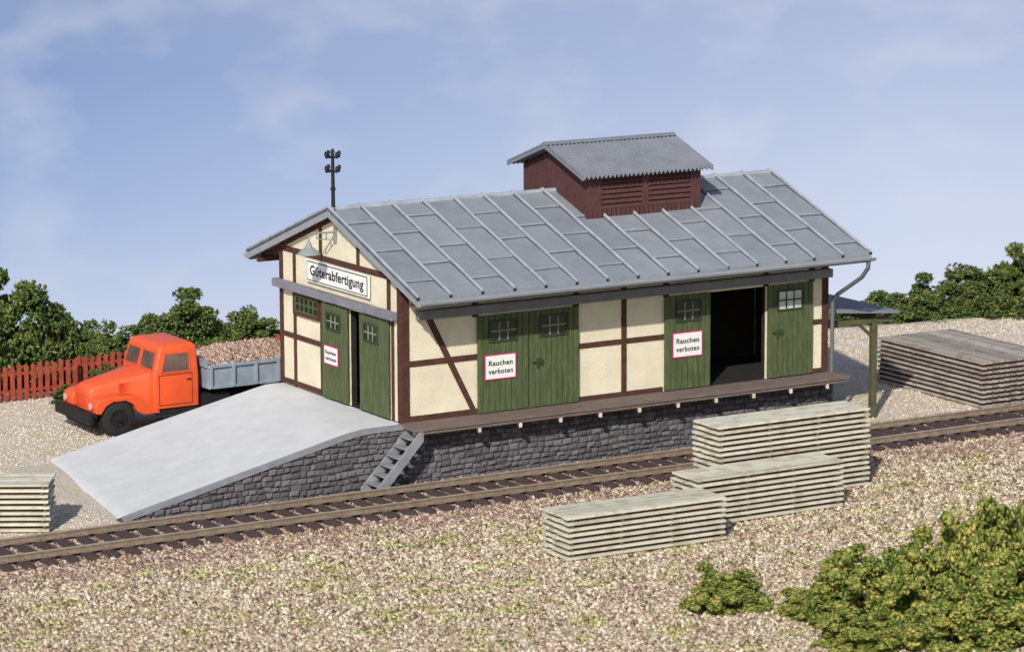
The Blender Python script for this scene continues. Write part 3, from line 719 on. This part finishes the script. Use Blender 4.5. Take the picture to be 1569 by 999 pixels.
BL=[(-6.2,16.8,1.5,1.4),(-4.6,16.4,1.6,1.35),(-3.2,16.5,1.55,1.3),(-2.1,16.3,1.2,1.0),(-.5,16.2,.85,1.0),(.9,16.0,.9,1.0),(2.2,16.4,1.05,1.1),(3.5,16.3,.85,1.0),(4.7,16.3,.65,.95),(6.2,16.1,.55,1.0),(-.9,15.2,.62,.6),(.4,13.9,.6,.65),(1.6,14.0,.66,.7),(2.7,14.1,.52,.55)]
for i,(x,y,s,w) in enumerate(BL):
    big=s>1.15
    place(inst(i%4),(x,y,gz(x,y)-.02),i*1.3,(w,w,s), 'tall green bush behind the picket fence' if big else 'low green bush beside the picket fence','bushes along the picket fence')
place(inst(1),(-2.75,13.7,-HP-.03),.5,(.4,.32,.26),'small green tuft in front of the picket fence','bushes along the picket fence')
place(inst(2),(-1.6,13.9,-HP-.03),.5,(.46,.38,.42),'small green tuft in front of the picket fence','bushes along the picket fence')
BR=[(20.6,14.6,.85,1.1),(21.8,14.1,.82,1.1),(23.0,13.6,.82,1.1),(24.4,13.0,.84,1.1),(25.8,12.4,.86,1.1),(27.0,11.8,.92,1.0),(28.2,11.2,1.15,1.1),(29.4,10.6,1.3,1.2),(31,10,1.25,1.2)]
for i,(x,y,s,w) in enumerate(BR):
    place(inst((i+2)%4),(x,y,gz(x,y)),i*2.1+.4,(w,w,s),'green bush at the far edge of the yard','bushes at the far edge of the yard')
vf=[bush_mesh(s,1.4,1.25,1.9,170,110,.055,'leaf_front',.2,.45) for s in (31,32,33)]
uf=[0,0,0]
def instf(k):
    if not uf[k]: uf[k]=1; return vf[k]
    o=vf[k].copy(); COL.objects.link(o); return o
BF=[(.15,-13.5,.72,.5,'low olive green bush on gravel'),(1.3,-15.3,.7,.42,'low olive green bush on gravel'),(1.5,-16.4,.95,.95,'rounded olive green bush on gravel'),(2.95,-16.3,.85,1.0,'rounded olive green bush on gravel'),(4.35,-16.5,.95,1.42,'tall olive green bush on gravel'),(.6,-17.6,.75,.45,'low olive green bush on gravel'),(5.7,-17.2,1.2,1.85,'tall olive green bush on gravel'),(2.5,-18.4,1.0,.75,'rounded olive green bush on gravel'),(4.2,-18.6,1.1,1.1,'rounded olive green bush on gravel')]
for i,(x,y,w,s,lab) in enumerate(BF):
    place(instf(i%3),(x,y,gz(x,y)-.05),i*1.7+.3,(w,w,s),lab,'olive green bushes near the track')
# ---------------------------------------------------------------- sky backdrop
m=MB(); Rb=150; na=60; a0=math.atan2(F.y,F.x)
vs=[]
for k in range(na+1):
    t=a0+math.radians(-85+170*k/na)
    vs+=[(Rb*math.cos(t),Rb*math.sin(t),-90),(Rb*math.cos(t),Rb*math.sin(t),70)]
m.add(vs,[(2*k,2*k+1,2*k+3,2*k+2) for k in range(na)])
mm_,nt,b=new_mat('painted_sky'); 
nt.nodes.remove(b); em=N(nt,'ShaderNodeEmission'); out=nt.nodes['Material Output']; nt.links.new(em.outputs[0],out.inputs[0])
tc=N(nt,'ShaderNodeTexCoord'); mp=N(nt,'ShaderNodeMapping'); mp.vector_type='POINT'; mp.inputs['Rotation'].default_value=(0,0,-a0); nt.links.new(tc.outputs['Object'],mp.inputs[0])
sp=N(nt,'ShaderNodeSeparateXYZ'); nt.links.new(mp.outputs[0],sp.inputs[0])
mr=N(nt,'ShaderNodeMapRange'); mr.inputs[1].default_value=-26; mr.inputs[2].default_value=2; nt.links.new(sp.outputs['Z'],mr.inputs[0])
mr2=N(nt,'ShaderNodeMapRange'); mr2.inputs[1].default_value=34; mr2.inputs[2].default_value=-30; nt.links.new(sp.outputs['Y'],mr2.inputs[0])
left=ramp(nt,mr.outputs[0],[(0,(.6,.68,.84)),(.4,(.34,.45,.71)),(.7,(.245,.35,.61)),(1,(.28,.36,.56))])
right=ramp(nt,mr.outputs[0],[(0,(.72,.77,.89)),(.4,(.61,.68,.85)),(.7,(.48,.56,.77)),(1,(.4,.47,.68))])
mx=N(nt,'ShaderNodeMix',data_type='RGBA'); nt.links.new(mr2.outputs[0],mx.inputs[0]); nt.links.new(left.outputs[0],mx.inputs[6]); nt.links.new(right.outputs[0],mx.inputs[7])
mp2=N(nt,'ShaderNodeMapping'); mp2.inputs['Scale'].default_value=(.075,.075,.14); mp2.inputs['Location'].default_value=(1.3,4.2,2.4); nt.links.new(tc.outputs['Object'],mp2.inputs[0])
n=N(nt,'ShaderNodeTexNoise'); n.inputs['Scale'].default_value=1.7; n.inputs['Detail'].default_value=4; n.inputs['Roughness'].default_value=.45; nt.links.new(mp2.outputs[0],n.inputs['Vector'])
rr=ramp(nt,n.outputs['Fac'],[(.48,(0,0,0)),(.8,(.5,.5,.5))])
mx2=N(nt,'ShaderNodeMix',data_type='RGBA'); nt.links.new(rr.outputs[0],mx2.inputs[0]); nt.links.new(mx.outputs[2],mx2.inputs[6]); mx2.inputs[7].default_value=(.7,.73,.82,1)
nt.links.new(mx2.outputs[2],em.inputs[0]); em.inputs[1].default_value=1
M['sky']=mm_; so=mk('sky',m,['sky'],recalc=False); so['kind']='structure'; so['label']='hazy blue sky backdrop with soft clouds'
# ---------------------------------------------------------------- light
el=math.radians(33); sd=Vector((-.69,-.72,0)).normalized()*math.cos(el); sd.z=math.sin(el)
sun=bpy.data.lights.new('sun','SUN'); sun.energy=4.2; sun.angle=math.radians(1.0); sun.color=(1,.95,.87)
s_=bpy.data.objects.new('sun',sun); COL.objects.link(s_); s_.rotation_euler=(-sd).to_track_quat('-Z','Y').to_euler()
w=bpy.data.worlds.new('World'); scene.world=w; w.use_nodes=True; nt=w.node_tree
sk=N(nt,'ShaderNodeTexSky'); sk.sky_type='NISHITA'; sk.sun_disc=False; sk.sun_elevation=el; sk.sun_rotation=math.atan2(sd.x,sd.y)
nt.links.new(sk.outputs[0],nt.nodes['Background'].inputs[0]); nt.nodes['Background'].inputs[1].default_value=.11
scene.view_settings.view_transform='Standard'; scene.view_settings.look='None'; scene.view_settings.exposure=0
